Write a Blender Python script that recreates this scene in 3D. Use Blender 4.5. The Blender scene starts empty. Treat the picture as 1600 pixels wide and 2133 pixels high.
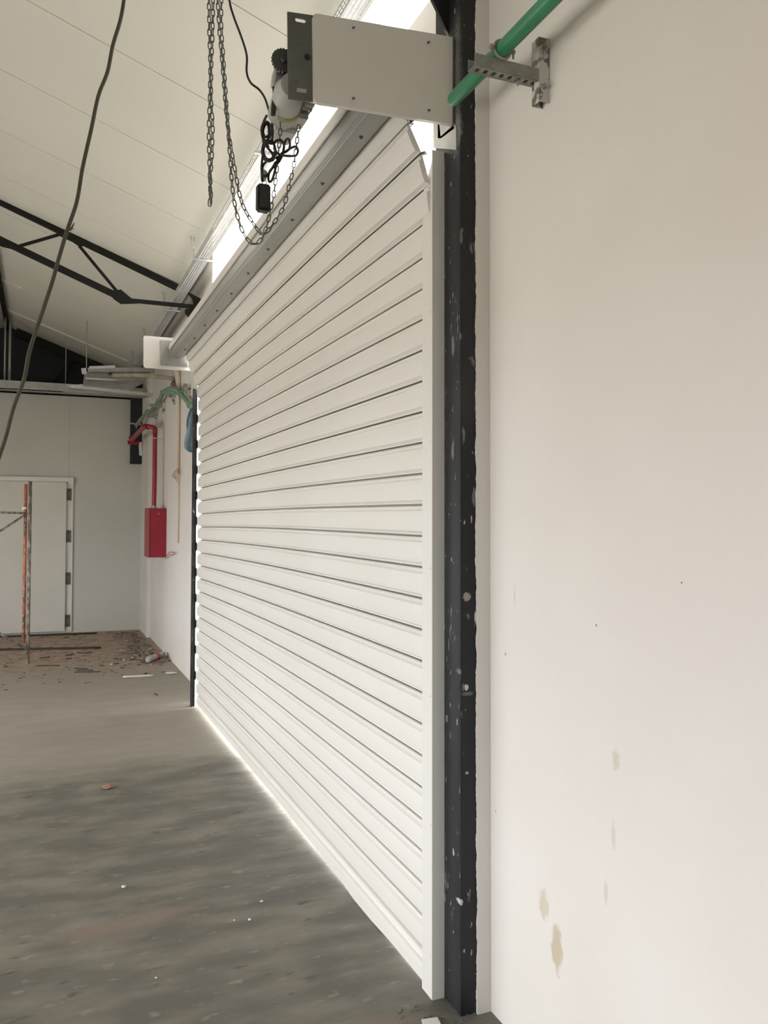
import bpy, bmesh, math, random
from mathutils import Vector, Matrix
random.seed(7)
S = bpy.context.scene
C = S.collection
PI = math.pi

# ------------------------------------------------------------------ camera
EYE = 1.49
FPX, CY = 1725.0, 1033.65
YAW, PITCH, ROLL = math.radians(22.36), .03, .002
fw = Vector((math.sin(YAW)*math.cos(PITCH), math.cos(YAW)*math.cos(PITCH), math.sin(PITCH)))
rt0 = Vector((math.cos(YAW), -math.sin(YAW), 0)); up0 = rt0.cross(fw)
RT = rt0*math.cos(ROLL) + up0*math.sin(ROLL)
UP = -rt0*math.sin(ROLL) + up0*math.cos(ROLL)
cam_d = bpy.data.cameras.new('camera'); cam = bpy.data.objects.new('camera', cam_d); C.objects.link(cam)
M3 = Matrix((RT, UP, -fw)).transposed()
cam.matrix_world = Matrix.Translation((0, 0, EYE)) @ M3.to_4x4()
cam_d.sensor_width = 36; cam_d.lens = 36*FPX/2133
cam_d.shift_y = -(1066.5-CY)/2133
cam_d.clip_start = .02; cam_d.clip_end = 200
S.camera = cam
S.view_settings.view_transform = 'Standard'; S.view_settings.look = 'None'
S.view_settings.exposure = 0.0; S.view_settings.gamma = 1.0
S.view_settings.use_curve_mapping = False

# ------------------------------------------------------------------ world: bright overcast sky
W = bpy.data.worlds.new('overcast'); S.world = W; W.use_nodes = True
nt = W.node_tree; bg = nt.nodes['Background']
tc = nt.nodes.new('ShaderNodeTexCoord'); sp = nt.nodes.new('ShaderNodeSeparateXYZ')
rp = nt.nodes.new('ShaderNodeValToRGB')
nt.links.new(tc.outputs['Generated'], sp.inputs[0]); nt.links.new(sp.outputs['Z'], rp.inputs[0])
rp.color_ramp.elements[0].position = 0; rp.color_ramp.elements[0].color = (.92, .95, 1, 1)
rp.color_ramp.elements[1].position = .6; rp.color_ramp.elements[1].color = (1, .975, .93, 1)
nt.links.new(rp.outputs[0], bg.inputs[0]); bg.inputs[1].default_value = 8.4

def portal(loc, rot, sx, sy):
    l = bpy.data.lights.new('daylight_portal', 'AREA'); l.shape = 'RECTANGLE'; l.size = sx; l.size_y = sy
    l.cycles.is_portal = True
    o = bpy.data.objects.new('daylight_portal', l); C.objects.link(o); o.location = loc; o.rotation_euler = rot
LX = -3.5                                   # left (unseen) wall with its wide loading opening
LY0, LY1, LZ0, LZ1 = -2.5, 8.8, .40, 1.85
portal((LX+.02, (LY0+LY1)/2, (LZ0+LZ1)/2), (0, -PI/2, 0), LZ1-LZ0, LY1-LY0)
portal((1.5, 4.7, EYE+2.18), (0, PI/2, 0), .56, 4.4)
portal((1.5, 4.68, 1.5), (0, PI/2, 0), 3.0, 4.4)

# ------------------------------------------------------------------ helpers
def ray(u, v): return fw + RT*((u-800)/FPX) - UP*((v-CY)/FPX)
CAM = Vector((0, 0, EYE))
def P(u, v, x=None, y=None, z=None):
    """real-world point where the sight line meets the plane x=, y= or z= (z above the floor)"""
    d = ray(u, v)
    k = x/d.x if x is not None else (y/d.y if y is not None else (z-EYE)/d.z)
    return CAM + d*k

def bm_new(): return bmesh.new()
def box(bm, x0, x1, y0, y1, z0, z1, bev=0):
    vs = [bm.verts.new((x, y, z)) for x in (x0, x1) for y in (y0, y1) for z in (z0, z1)]
    fs = []
    for f in ((0,1,3,2),(4,6,7,5),(0,4,5,1),(2,3,7,6),(0,2,6,4),(1,5,7,3)): fs.append(bm.faces.new([vs[i] for i in f]))
    if bev:
        es = list({e for f in fs for e in f.edges})
        bmesh.ops.bevel(bm, geom=es, offset=bev, segments=2, affect='EDGES')
def beam(bm, a, b, w, h, up=Vector((0, 0, 1))):
    a, b = Vector(a), Vector(b); t = (b-a).normalized()
    s = t.cross(up)
    if s.length < 1e-4: s = t.cross(Vector((0, 1, 0)))
    s.normalize(); n = s.cross(t)
    vs = []
    for p in (a, b):
        for i, j in ((-1,-1),(1,-1),(1,1),(-1,1)): vs.append(bm.verts.new(p + s*(i*w/2) + n*(j*h/2)))
    for f in ((3,2,1,0),(4,5,6,7),(0,1,5,4),(1,2,6,5),(2,3,7,6),(3,0,4,7)): bm.faces.new([vs[i] for i in f])
def tube(bm, pts, r, n=10, closed=False, caps=True):
    pts = [Vector(p) for p in pts]; rings = []; m = len(pts); prev = None
    for i, p in enumerate(pts):
        if closed: t = pts[(i+1) % m] - pts[i-1]
        else: t = pts[min(i+1, m-1)] - pts[max(i-1, 0)]
        t.normalize()
        if prev is None:
            a = Vector((0, 0, 1)) if abs(t.z) < .9 else Vector((1, 0, 0)); s = t.cross(a).normalized()
        else:
            s = prev - t*prev.dot(t); s.normalize()
        prev = s; q = t.cross(s)
        rr = r[i] if isinstance(r, (list, tuple)) else r
        rings.append([bm.verts.new(p + s*(math.cos(2*PI*k/n)*rr) + q*(math.sin(2*PI*k/n)*rr)) for k in range(n)])
    for i in range(m if closed else m-1):
        A, B = rings[i], rings[(i+1) % m]
        for k in range(n):
            f = bm.faces.new((A[k], A[(k+1) % n], B[(k+1) % n], B[k])); f.smooth = True
    if caps and not closed:
        bm.faces.new(rings[0]); bm.faces.new(rings[-1][::-1])
def smooth_path(pts, k=6):
    pts = [Vector(p) for p in pts]; out = []
    for i in range(len(pts)-1):
        p0, p1, p2, p3 = pts[max(i-1, 0)], pts[i], pts[i+1], pts[min(i+2, len(pts)-1)]
        for j in range(k):
            t = j/k
            out.append(.5*((2*p1)+(p2-p0)*t+(2*p0-5*p1+4*p2-p3)*t*t+(3*p1-p0-3*p2+p3)*t**3))
    out.append(pts[-1]); return out
def prism(bm, poly, depth):
    """planar polygon (3-D points) pushed along the vector depth"""
    d = Vector(depth); a = [bm.verts.new(Vector(p)) for p in poly]; b = [bm.verts.new(Vector(p)+d) for p in poly]
    n = len(poly); bm.faces.new(a[::-1]); bm.faces.new(b)
    for i in range(n): bm.faces.new((a[i], a[(i+1) % n], b[(i+1) % n], b[i]))
def holed_plate(bm, outline, holes, depth):
    es = []
    for loop in [outline]+holes:
        vs = [bm.verts.new(Vector(p)) for p in loop]
        es += [bm.edges.new((vs[i], vs[(i+1) % len(vs)])) for i in range(len(vs))]
    r = bmesh.ops.triangle_fill(bm, edges=es, use_beauty=True)
    fs = [g for g in r['geom'] if isinstance(g, bmesh.types.BMFace)]
    e = bmesh.ops.extrude_face_region(bm, geom=fs)
    bmesh.ops.translate(bm, vec=Vector(depth), verts=[v for v in e['geom'] if isinstance(v, bmesh.types.BMVert)])
def rrect(x0, x1, z0, z1, y, r, n=5):
    out = []
    for cx, cz, a in ((x1-r, z1-r, 0), (x0+r, z1-r, 90), (x0+r, z0+r, 180), (x1-r, z0+r, 270)):
        for k in range(n+1):
            t = math.radians(a+90*k/n); out.append(Vector((cx+r*math.cos(t), y, cz+r*math.sin(t))))
    return out
def disc(bm, c, axis, r, h, n=12, r2=None):
    c = Vector(c); a = Vector(axis).normalized()
    tube(bm, [c, c+a*h], [r, r2 if r2 is not None else r], n)

def mk(name, bm, m, parent=None, keep=False):
    bmesh.ops.recalc_face_normals(bm, faces=bm.faces)
    me = bpy.data.meshes.new(name); 
    if parent is not None:
        off = Vector(root_loc(parent))
    elif keep: off = Vector((0, 0, 0))
    else:
        xs = [v.co for v in bm.verts]
        off = Vector(((min(v.x for v in xs)+max(v.x for v in xs))/2, (min(v.y for v in xs)+max(v.y for v in xs))/2, min(v.z for v in xs)))
    for v in bm.verts: v.co -= off
    bm.to_mesh(me); bm.free(); me.materials.append(m)
    o = bpy.data.objects.new(name, me); C.objects.link(o)
    if parent is not None: o.parent = parent
    else: o.location = off
    return o
def root_loc(o):
    l = o.location.copy()
    while o.parent: o = o.parent; l += o.location
    return l
def thing(name, label, cat, loc=(0,0,0), group=None):
    o = bpy.data.objects.new(name, None); C.objects.link(o); o.location = loc; o.empty_display_size = .05
    o['label'] = label; o['category'] = cat
    if group: o['group'] = group
    return o
def tag(o, label, cat, group=None, kind=None):
    o['label'] = label; o['category'] = cat
    if group: o['group'] = group
    if kind: o['kind'] = kind
    return o
def struct(o, label=None):
    o['kind'] = 'structure'
    if label: o['label'] = label
    return o

# ------------------------------------------------------------------ materials
def mat(name, col, rough=.6, metal=0, col2=None, scale=4, lo=.35, hi=.65, bump=0, bscale=40, specks=None, stretch=(1,1,1), spots=(), spec=.5, detail=6):
    m = bpy.data.materials.new(name); m.use_nodes = True; n = m.node_tree.nodes; L = m.node_tree.links
    b = n['Principled BSDF']; b.inputs['Roughness'].default_value = rough; b.inputs['Metallic'].default_value = metal
    b.inputs['Specular IOR Level'].default_value = spec
    geo = n.new('ShaderNodeNewGeometry'); mp = n.new('ShaderNodeMapping'); mp.inputs['Scale'].default_value = stretch
    L.new(geo.outputs['Position'], mp.inputs[0])
    rgb = n.new('ShaderNodeRGB'); rgb.outputs[0].default_value = (*col, 1); cur = rgb.outputs[0]
    def mix(f, a, bcol):
        x = n.new('ShaderNodeMix'); x.data_type = 'RGBA'; L.new(f, x.inputs[0]); L.new(a, x.inputs[6])
        if isinstance(bcol, tuple): x.inputs[7].default_value = (*bcol, 1)
        else: L.new(bcol, x.inputs[7])
        return x.outputs[2]
    def noise(sc, lo, hi, det=6):
        t = n.new('ShaderNodeTexNoise'); t.inputs['Scale'].default_value = sc; t.inputs['Detail'].default_value = det
        L.new(mp.outputs[0], t.inputs[0]); r = n.new('ShaderNodeMapRange'); r.inputs[1].default_value = lo; r.inputs[2].default_value = hi
        L.new(t.outputs[0], r.inputs[0]); return r.outputs[0]
    if col2: cur = mix(noise(scale, lo, hi, detail), cur, col2)
    if specks:
        for sc, l, h, c in specks: cur = mix(noise(sc, l, h, 3), cur, c)
    for (c0, rad, c, soft) in spots:                # a stain at its own place on the thing
        vs = n.new('ShaderNodeVectorMath'); vs.operation = 'SUBTRACT'; L.new(geo.outputs['Position'], vs.inputs[0]); vs.inputs[1].default_value = c0
        vd = n.new('ShaderNodeVectorMath'); vd.operation = 'DIVIDE'; L.new(vs.outputs[0], vd.inputs[0]); vd.inputs[1].default_value = rad
        vl = n.new('ShaderNodeVectorMath'); vl.operation = 'LENGTH'; L.new(vd.outputs[0], vl.inputs[0])
        t = n.new('ShaderNodeTexNoise'); t.inputs['Scale'].default_value = min(400, 2.2/sorted(rad)[1]); t.inputs['Detail'].default_value = 4; L.new(geo.outputs['Position'], t.inputs[0])
        ad = n.new('ShaderNodeMath'); ad.operation = 'MULTIPLY_ADD'; L.new(t.outputs[0], ad.inputs[0]); ad.inputs[1].default_value = 1.3; L.new(vl.outputs['Value'], ad.inputs[2])
        r = n.new('ShaderNodeMapRange'); r.inputs[1].default_value = 1.6+soft; r.inputs[2].default_value = 1.6-soft; L.new(ad.outputs[0], r.inputs[0])
        cur = mix(r.outputs[0], cur, c)
    L.new(cur, b.inputs['Base Color'])
    if bump:
        t = n.new('ShaderNodeTexNoise'); t.inputs['Scale'].default_value = bscale; t.inputs['Detail'].default_value = 5
        L.new(mp.outputs[0], t.inputs[0]); bu = n.new('ShaderNodeBump'); bu.inputs['Strength'].default_value = bump
        bu.inputs['Distance'].default_value = .01; L.new(t.outputs[0], bu.inputs['Height']); L.new(bu.outputs[0], b.inputs['Normal'])
    return m
WX = 1.28
def wp(u, v, x=WX): return tuple(P(u, v, x=x))
M = {}
M['plaster'] = mat('plaster', (.70,.655,.61), .85, col2=(.74,.71,.665), scale=1.2, bump=.12, bscale=25, spots=(
    (wp(1283,1583), (.05,.014,.025), (.60,.56,.46), .2), (wp(1133,1885), (.05,.022,.045), (.60,.54,.44), .25),
    (wp(1160,1975), (.05,.024,.062), (.54,.46,.34), .25), (wp(1278,1740), (.05,.008,.03), (.6,.57,.52), .4),
    (wp(1262,1860), (.05,.008,.03), (.6,.57,.52), .4), (wp(1242,1302), (.02,.002,.004), (.12,.1,.09), .1),
    (wp(1420,1214), (.02,.003,.0016), (.12,.1,.09), .1), (wp(1053,1362), (.02,.003,.006), (.3,.27,.25), .2),
    (wp(1033,1690), (.02,.002,.003), (.1,.09,.08), .1), (wp(1072,1240), (.02,.003,.03), (.55,.52,.49), .3)))
M['concrete'] = mat('concrete', (.150,.141,.120), .62, col2=(.25,.228,.19), scale=3.0, lo=.40, hi=.68, bump=.35, bscale=9, stretch=(1,2.2,1),
    specks=((11, .62, .72, (.27,.25,.215)), (7, .64, .74, (.105,.10,.085)), (45, .70, .74, (.33,.31,.28)), (1.1, .60, .72, (.25,.2,.16))), spec=.35)
M['dust'] = None
M['panel'] = mat('cold_store_panel', (.55,.545,.48), .55, col2=(.59,.585,.52), scale=.8)
M['ceil'] = mat('ceiling_panel_paint', (.66,.65,.58), .5, col2=(.70,.69,.62), scale=.6, stretch=(.4,1,1))
M['void'] = mat('dark_metal_void_shade', (.02,.021,.025), .8)  # black steel stub; on the gable it imitates the unlit void
M['shutter'] = mat('white_slat_paint', (.78,.755,.705), .32, col2=(.80,.78,.735), scale=1.5)
M['white'] = mat('white_powder_coat', (.76,.745,.70), .35)
M['cover'] = mat('off_white_sheet', (.70,.67,.61), .42, col2=(.66,.645,.57), scale=2)
M['galv'] = mat('galvanised_steel', (.46,.47,.46), .38, .75, col2=(.58,.58,.56), scale=9, stretch=(1,.3,1))
M['tray'] = mat('tray_zinc', (.66,.67,.68), .4, .25, col2=(.58,.59,.6), scale=9)
M['galvdull'] = mat('dull_zinc', (.36,.36,.34), .5, .4, col2=(.45,.44,.41), scale=14)
M['greyplate'] = mat('grey_steel_plate', (.10,.10,.09), .5, .2, col2=(.14,.14,.125), scale=10)
M['joint'] = mat('slat_joint_shade', (.34,.33,.30), .7)  # darker than the slats, shade of the joints put into the colour
M['black'] = mat('black_steel', (.011,.0115,.014), .5, col2=(.021,.022,.024), scale=6, bump=.25, bscale=18, stretch=(1,1,.35),
    specks=((30, .655, .70, (.16,.16,.155)), (70, .69, .72, (.45,.44,.42)), (3.2, .60, .8, (.04,.04,.038))), spec=.35,
    spots=((tuple(P(973,1243,y=2.257)), (.014,.03,.013), (.30,.28,.25), .12), (tuple(P(972,1432,y=2.257)), (.007,.03,.010), (.55,.54,.52), .15),
           (tuple(P(957,1400,y=2.257)), (.006,.03,.010), (.25,.25,.24), .3), (tuple(P(961,1880,y=2.257)), (.006,.03,.009), (.5,.5,.48), .15),
           (tuple(P(975,1445,y=2.257)), (.02,.03,.006), (.12,.12,.12), .3), (tuple(P(973,1610,y=2.257)), (.006,.03,.004), (.4,.4,.38), .2),
           ((1.18,2.275,EYE+1.40),(.012,.02,.16),(.13,.13,.12),.5), ((1.18,2.28,EYE+1.22),(.012,.025,.05),(.25,.25,.24),.5),
           (tuple(P(990,1285,y=2.257)), (.003,.03,.02), (.6,.59,.57), .2)))
M['truss'] = mat('truss_paint', (.012,.0115,.009), .75, spec=.25)
M['cable'] = mat('black_rubber', (.022,.021,.019), .55)
M['oldcable'] = mat('dusty_cable', (.065,.06,.042), .7)
M['chain'] = mat('zinc_chain', (.15,.15,.135), .5, .15)
M['drum'] = mat('drum_zinc', (.44,.44,.41), .45, .3, col2=(.50,.50,.47), scale=5, stretch=(1,.3,1))
M['green'] = mat('green_pipe', (.035,.20,.095), .42, col2=(.04,.235,.115), scale=8)
M['greendusty'] = mat('dusty_green_pipe', (.14,.27,.17), .6, col2=(.22,.33,.24), scale=20)
M['red'] = mat('red_paint', (.30,.012,.028), .4, col2=(.26,.012,.024), scale=5)
M['strut'] = mat('spattered_strut', (.25,.245,.215), .55, .3, col2=(.34,.33,.30), scale=30)
M['strutpaint'] = mat('painted_strut', (.58,.56,.53), .7, col2=(.16,.14,.11), scale=28, lo=.52, hi=.58)
M['beige'] = mat('beige_conduit', (.62,.50,.36), .6)
M['blue'] = mat('blue_plastic', (.36,.55,.66), .45, col2=(.48,.62,.70), scale=14)
M['rust'] = mat('rust', (.12,.08,.04), .8, col2=(.25,.2,.12), scale=30)
M['lag'] = mat('lagging', (.36,.33,.25), .8, col2=(.27,.22,.15), scale=12)
M['orange'] = mat('worn_orange_paint', (.55,.16,.06), .6, col2=(.16,.10,.075), scale=34, lo=.45, hi=.6, specks=((60,.62,.66,(.5,.46,.42)),), stretch=(1,1,.4))
M['scaff'] = mat('dirty_steel', (.16,.13,.10), .65, col2=(.38,.34,.29), scale=38, lo=.45, hi=.6, stretch=(1,1,.4))
M['rod'] = mat('dark_rod', (.05,.038,.028), .8)
M['twig'] = mat('dry_stick', (.07,.05,.035), .9)
M['pvc'] = mat('pale_stick', (.62,.58,.48), .6)
M['brick'] = mat('brick', (.30,.15,.10), .9, col2=(.36,.21,.16), scale=60)
M['gypsum'] = mat('white_lump', (.75,.73,.68), .8)
M['green_zinc'] = mat('passivated_zinc', (.19,.215,.20), .45, .5, col2=(.27,.29,.27), scale=20)
M['casing'] = mat('grey_casing', (.42,.42,.39), .45, col2=(.5,.49,.45), scale=12)
M['yellow'] = mat('yellow_sticker', (.34,.32,.14), .5)
M['darkgrey'] = mat('dark_sprocket', (.07,.07,.066), .5, .3)
M['blackbox'] = mat('black_plastic', (.012,.012,.015), .4)
M['bottle'] = mat('cloudy_plastic', (.36,.34,.30), .25, col2=(.46,.43,.39), scale=30); 
M['labelred'] = mat('red_label', (.55,.06,.07), .5)
M['outside'] = mat('outside_concrete', (.55,.53,.50), .9, col2=(.48,.46,.43), scale=1)
M['hinge'] = mat('hinge_bronze', (.14,.13,.105), .5, .4)
M['junk'] = mat('junk_scraps', (.20,.15,.11), .9, col2=(.42,.38,.3), scale=25, lo=.5, hi=.62)

# floor: dark slab that turns into brown dust towards the end wall
def floor_mat():
    m = M['concrete']; n = m.node_tree.nodes; L = m.node_tree.links; b = n['Principled BSDF']
    src = b.inputs['Base Color'].links[0].from_socket
    geo = n.new('ShaderNodeNewGeometry'); s = n.new('ShaderNodeSeparateXYZ'); L.new(geo.outputs['Position'], s.inputs[0])
    t = n.new('ShaderNodeTexNoise'); t.inputs['Scale'].default_value = 1.3; t.inputs['Detail'].default_value = 5; L.new(geo.outputs['Position'], t.inputs[0])
    def band(lo, hi, amp, col, src):
        a = n.new('ShaderNodeMath'); a.operation = 'MULTIPLY_ADD'; L.new(t.outputs[0], a.inputs[0]); a.inputs[1].default_value = amp; L.new(s.outputs['Y'], a.inputs[2])
        r = n.new('ShaderNodeMapRange'); r.inputs[1].default_value = lo; r.inputs[2].default_value = hi; L.new(a.outputs[0], r.inputs[0])
        x = n.new('ShaderNodeMix'); x.data_type = 'RGBA'; L.new(r.outputs[0], x.inputs[0]); L.new(src, x.inputs[6])
        L.new(col, x.inputs[7]) if not isinstance(col, tuple) else None
        if isinstance(col, tuple): x.inputs[7].default_value = (*col, 1)
        return x.outputs[2]
    # paler slab from about 5.5 m on: lighten its own texture
    hs = n.new('ShaderNodeMix'); hs.data_type = 'RGBA'; hs.inputs[0].default_value = .6; L.new(src, hs.inputs[6]); hs.inputs[7].default_value = (.42,.385,.32,1)
    c1 = band(5.5, 5.95, .9, hs.outputs[2], src)
    t2 = n.new('ShaderNodeTexNoise'); t2.inputs['Scale'].default_value = 9; t2.inputs['Detail'].default_value = 8; L.new(geo.outputs['Position'], t2.inputs[0])
    r2 = n.new('ShaderNodeValToRGB'); L.new(t2.outputs[0], r2.inputs[0])
    r2.color_ramp.elements[0].position = .35; r2.color_ramp.elements[0].color = (.27,.19,.14,1)
    r2.color_ramp.elements[1].position = .6; r2.color_ramp.elements[1].color = (.48,.37,.28,1)
    c2 = band(9.2, 10.4, 1.6, r2.outputs[0], c1)
    L.new(c2, b.inputs['Base Color'])
floor_mat()

# ================================================================== THE SETTING
E0 = EYE
def Z(z): return z + E0                      # heights measured from eye level
YE = 11.8                                    # end wall
def zc(x): return Z(2.0 + .37*(1.27-x))      # underside of the sloping ceiling
RX = -.48                                    # ridge

# floor: two slabs and a gently uneven surface
bm = bm_new()
nx, ny = 24, 60
g = [[bm.verts.new((LX + (1.185-LX)*i/nx, -5 + (17.5)*j/ny, 0)) for j in range(ny+1)] for i in range(nx+1)]
for i in range(nx):
    for j in range(ny): bm.faces.new((g[i][j], g[i+1][j], g[i+1][j+1], g[i][j+1]))
box(bm, 1.185, 1.52, -5, 2.45, -.15, 0); box(bm, 1.185, 1.52, 6.84, 12.5, -.15, 0)
lo = [bm.verts.new((x, y, -.15)) for x, y in ((LX,-5),(1.185,-5),(1.185,12.5),(LX,12.5))]; bm.faces.new(lo)
struct(mk('floor', bm, M['concrete'], keep=True), 'grey concrete floor, dark in front, brown with dust at the far end')
# outside yards
bm = bm_new(); box(bm, 1.53, 30, -20, 30, -.3, -.0005); box(bm, 1.1855, 1.53, 2.452, 6.838, -.3, -.0005); struct(mk('ground', bm, M['outside']))
bm = bm_new(); box(bm, -30, LX-.02, -20, 30, -.3, -.02); struct(mk('ground', bm, M['outside']))

# right wall with the doorway and the daylight opening over it
YD0, YD1, ZD = 2.46, 6.90, Z(1.52)
YT0, YT1, ZT0, ZT1 = 2.46, 6.88, Z(1.90), Z(2.46)
WXO, WTOP = 1.52, Z(2.7)
bm = bm_new()
box(bm, WX, WXO, -5, YD0, -.1, WTOP)
box(bm, WX, WXO, YD1, 12.5, -.1, WTOP)
box(bm, WX, WXO, YD0, YD1, ZD, ZT0)
box(bm, WX, WXO, YT1, YD1, ZT0, WTOP)
box(bm, WX, WXO, YT0, YT1, ZT1, WTOP)
struct(mk('wall_right', bm, M['plaster'], keep=True), 'white plastered side wall around the shutter doorway')
bm = bm_new(); box(bm, WX-.045, WX+.02, 10.95, YE, 0, Z(1.9), .004)
struct(mk('trim_1', bm, M['plaster']), 'plastered pilaster in the far corner of the side wall')
# ragged plaster return beside the near column
bm = bm_new()
zs = [0]+[.02+i*.0055 for i in range(670)]
poly = [Vector((WX+.02, 2.247, 0))]
random.seed(3); w = 0; L_ = []
for z in zs:
    w = w*.85 + random.uniform(-.0012, .0012)
    k = 0
    L_.append(Vector((1.2345+w+k, 2.247, z)))
bot = Vector((WX+.001, 2.247, 0)); top = Vector((WX+.001, 2.247, zs[-1]))
va = [bm.verts.new(p) for p in L_]; vb = [bm.verts.new((WX+.001, 2.247, p.z)) for p in L_]
vc = [bm.verts.new(p+Vector((.002, .2, 0))) for p in L_]; vd = [bm.verts.new((WX+.001, 2.447, p.z)) for p in L_]
for i in range(len(L_)-1):
    bm.faces.new((va[i], vb[i], vb[i+1], va[i+1])); bm.faces.new((vc[i], va[i], va[i+1], vc[i+1]))
struct(mk('trim_2', bm, M['plaster'], keep=True), 'rough white plaster return between the black column and the wall')

# end wall of vertical panels
bm = bm_new(); box(bm, LX, WX-.01, YE+.06, YE+.12, 0, Z(1.66)); ew = struct(mk('wall_end', bm, M['panel'], keep=True), 'pale grey green cold store panel wall at the far end')
x = WX-.012
while x > LX:
    x0 = max(x-.96, LX); bm = bm_new(); box(bm, x0+.0006, x-.0006, YE, YE+.06, 0.0, Z(1.66), .001)
    mk('wall_panel', bm, M['panel'], ew); x -= .96
# near-black panel, its colour stands in for the unlit void above the end wall
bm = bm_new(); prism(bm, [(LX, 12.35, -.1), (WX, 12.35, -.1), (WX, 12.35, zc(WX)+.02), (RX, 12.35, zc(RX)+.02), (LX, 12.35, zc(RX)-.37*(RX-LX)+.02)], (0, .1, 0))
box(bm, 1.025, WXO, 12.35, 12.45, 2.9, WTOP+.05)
struct(mk('wall_gable', bm, M['void'], keep=True), 'near-black panel standing in for the unlit void above the end wall')
# left and back walls (outside the frame, they shape the daylight)
bm = bm_new()
box(bm, LX-.2, LX, -5, LY0, 0, 3.6); box(bm, LX-.2, LX, LY1, 12.5, 0, 3.6); box(bm, LX-.2, LX, LY0, LY1, LZ1, 3.6); box(bm, LX-.2, LX, LY0, LY1, -.3, LZ0)
struct(mk('wall_left', bm, M['plaster'], keep=True))
bm = bm_new(); box(bm, LX, WX, -5.2, -5, 0, 4.4); struct(mk('wall_back', bm, M['plaster'], keep=True))

# ceiling: sandwich panels running up the slope, closed roof behind
CX = 1.075
bm = bm_new()
def slope(bm, xa, xb, y0, y1, off0, off1, s=1):
    f = (lambda x: zc(x)) if s > 0 else (lambda x: zc(RX)-.37*(RX-x))
    vs = [(xa, f(xa)), (xb, f(xb))]
    prism(bm, [(xa, y0, f(xa)+off0), (xb, y0, f(xb)+off0), (xb, y0, f(xb)+off1), (xa, y0, f(xa)+off1)], (0, y1-y0, 0))
slope(bm, RX, CX, -5, 12.5, .045, .12); slope(bm, LX-.2, RX, -5, 12.5, .045, .12, -1)
box(bm, CX-.02, WXO, -5, 12.5, WTOP, WTOP+.1)
box(bm, CX-.02, CX, -5, 12.5, zc(CX)+.05, WTOP)
cl = struct(mk('ceiling', bm, M['ceil'], keep=True), 'sloping pale panel ceiling rising to the ridge on the left')
seam = 3.45
ys = [seam + .835*k for k in range(-10, 12)]
for i in range(len(ys)-1):
    y0, y1 = ys[i], min(ys[i+1], 12.45)
    if y0 >= 12.4: break
    bm = bm_new(); slope(bm, RX+.02, CX, y0+.003, y1-.003, 0, .044); mk('ceiling_panel', bm, M['ceil'], cl)
    bm = bm_new(); slope(bm, LX-.15, RX-.02, y0+.003, y1-.003, 0, .044, -1); mk('ceiling_panel', bm, M['ceil'], cl)
# pale joint strip across the ceiling near the end, ridge plate
bm = bm_new(); beam(bm, (1.0, 11.3, zc(1.0)-.008), (-.44, 11.3, zc(-.44)-.008), .035, .014)
struct(mk('trim_3', bm, M['ceil'], keep=True), 'raised joint strip across the ceiling before the end wall')
for yy, a in ((9.9, -.40), (8.6, -.42)):
    bm = bm_new(); beam(bm, (-.25, yy, zc(-.25)-.01), (-.47, yy, zc(-.47)-.01), .05, .016)
    struct(mk('trim_4', bm, M['ceil'], keep=True), 'short joint strip beside the ridge')
bm = bm_new(); beam(bm, (RX, -5, zc(RX)-.03), (RX, 12.4, zc(RX)-.03), .05, .07)
tag(mk('ridge_beam', bm, M['truss'], keep=True), 'dark steel ridge beam along the top of the ceiling', 'beam')

# ================================================================== STEEL: columns and trusses
CZ0 = 3.62
col = thing('steel_column', 'tall black painted steel column right of the shutter, paint chipped', 'column', (1.21, 2.34, 0))
bm = bm_new(); box(bm, 1.182, 1.34, 2.257, 2.268, -.01, CZ0, .001); box(bm, 1.182, 1.190, 2.268, 2.43, -.01, CZ0); box(bm, 1.19, 1.34, 2.418, 2.43, -.01, CZ0)
mk('column_shaft', bm, M['black'], col)
bm = bm_new(); prism(bm, [(.93, 2.335, Z(1.99)), (1.182, 2.335, Z(1.56)), (1.182, 2.335, Z(2.3)), (.93, 2.335, Z(2.12))], (0, .012, 0)); mk('gusset_plate', bm, M['black'], col)
bm = bm_new(); box(bm, .93, 1.182, 2.30, 2.38, Z(2.0), Z(2.06)); mk('haunch', bm, M['black'], col)
bm = bm_new()
for i in range(14): beam(bm, (1.1785, 2.292+.002*(i%3), Z(1.24+.02*i)), (1.1785, 2.292+.002*((i+1)%3), Z(1.26+.02*i)), .006, .004+.003*(i%2))
mk('weld_seam', bm, M['greyplate'], col)['label'] = 'rough grey weld line'

tr = thing('roof_truss', 'black roof truss with two chords and diagonal struts below the ceiling', 'truss', (.5, 7.35, Z(1.9)))
YTR = 7.35
def T(u, v): return P(u, v, y=YTR)
def chord(n, a, b, w=.038, h=.05, m='truss'):
    bm = bm_new(); beam(bm, a, b, w, h); return mk(n, bm, M[m], tr)
chord('top_chord', T(-120, 362), T(372, 601)); chord('bottom_chord', T(-120, 442), T(262, 625)); chord('bottom_chord', T(252, 624), T(425, 641), .034, .03)
chord('strut', T(36, 514), T(122, 489), .03, .02); chord('strut', T(165, 512), T(247, 611), .03, .02)
for q in ([(118,480),(145,474),(188,498),(176,512),(165,513),(152,504),(120,489)], [(228,606),(252,603),(287,632),(252,633),(236,622)], [(-20,488),(6,496),(38,514),(42,522),(6,514),(-20,504)]):
    bm = bm_new(); prism(bm, [P(u, v, y=YTR-.022) for u, v in q], (0, .012, 0)); mk('gusset_plate', bm, M['truss'], tr)
bm = bm_new(); prism(bm, [P(u, v, y=YTR-.03) for u, v in [(390,608),(400,612),(418,622),(424,640),(424,690),(406,676),(386,652),(386,644),(404,640),(402,624)]], (0, .02, 0)); mk('end_bracket', bm, M['truss'], tr)

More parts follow.
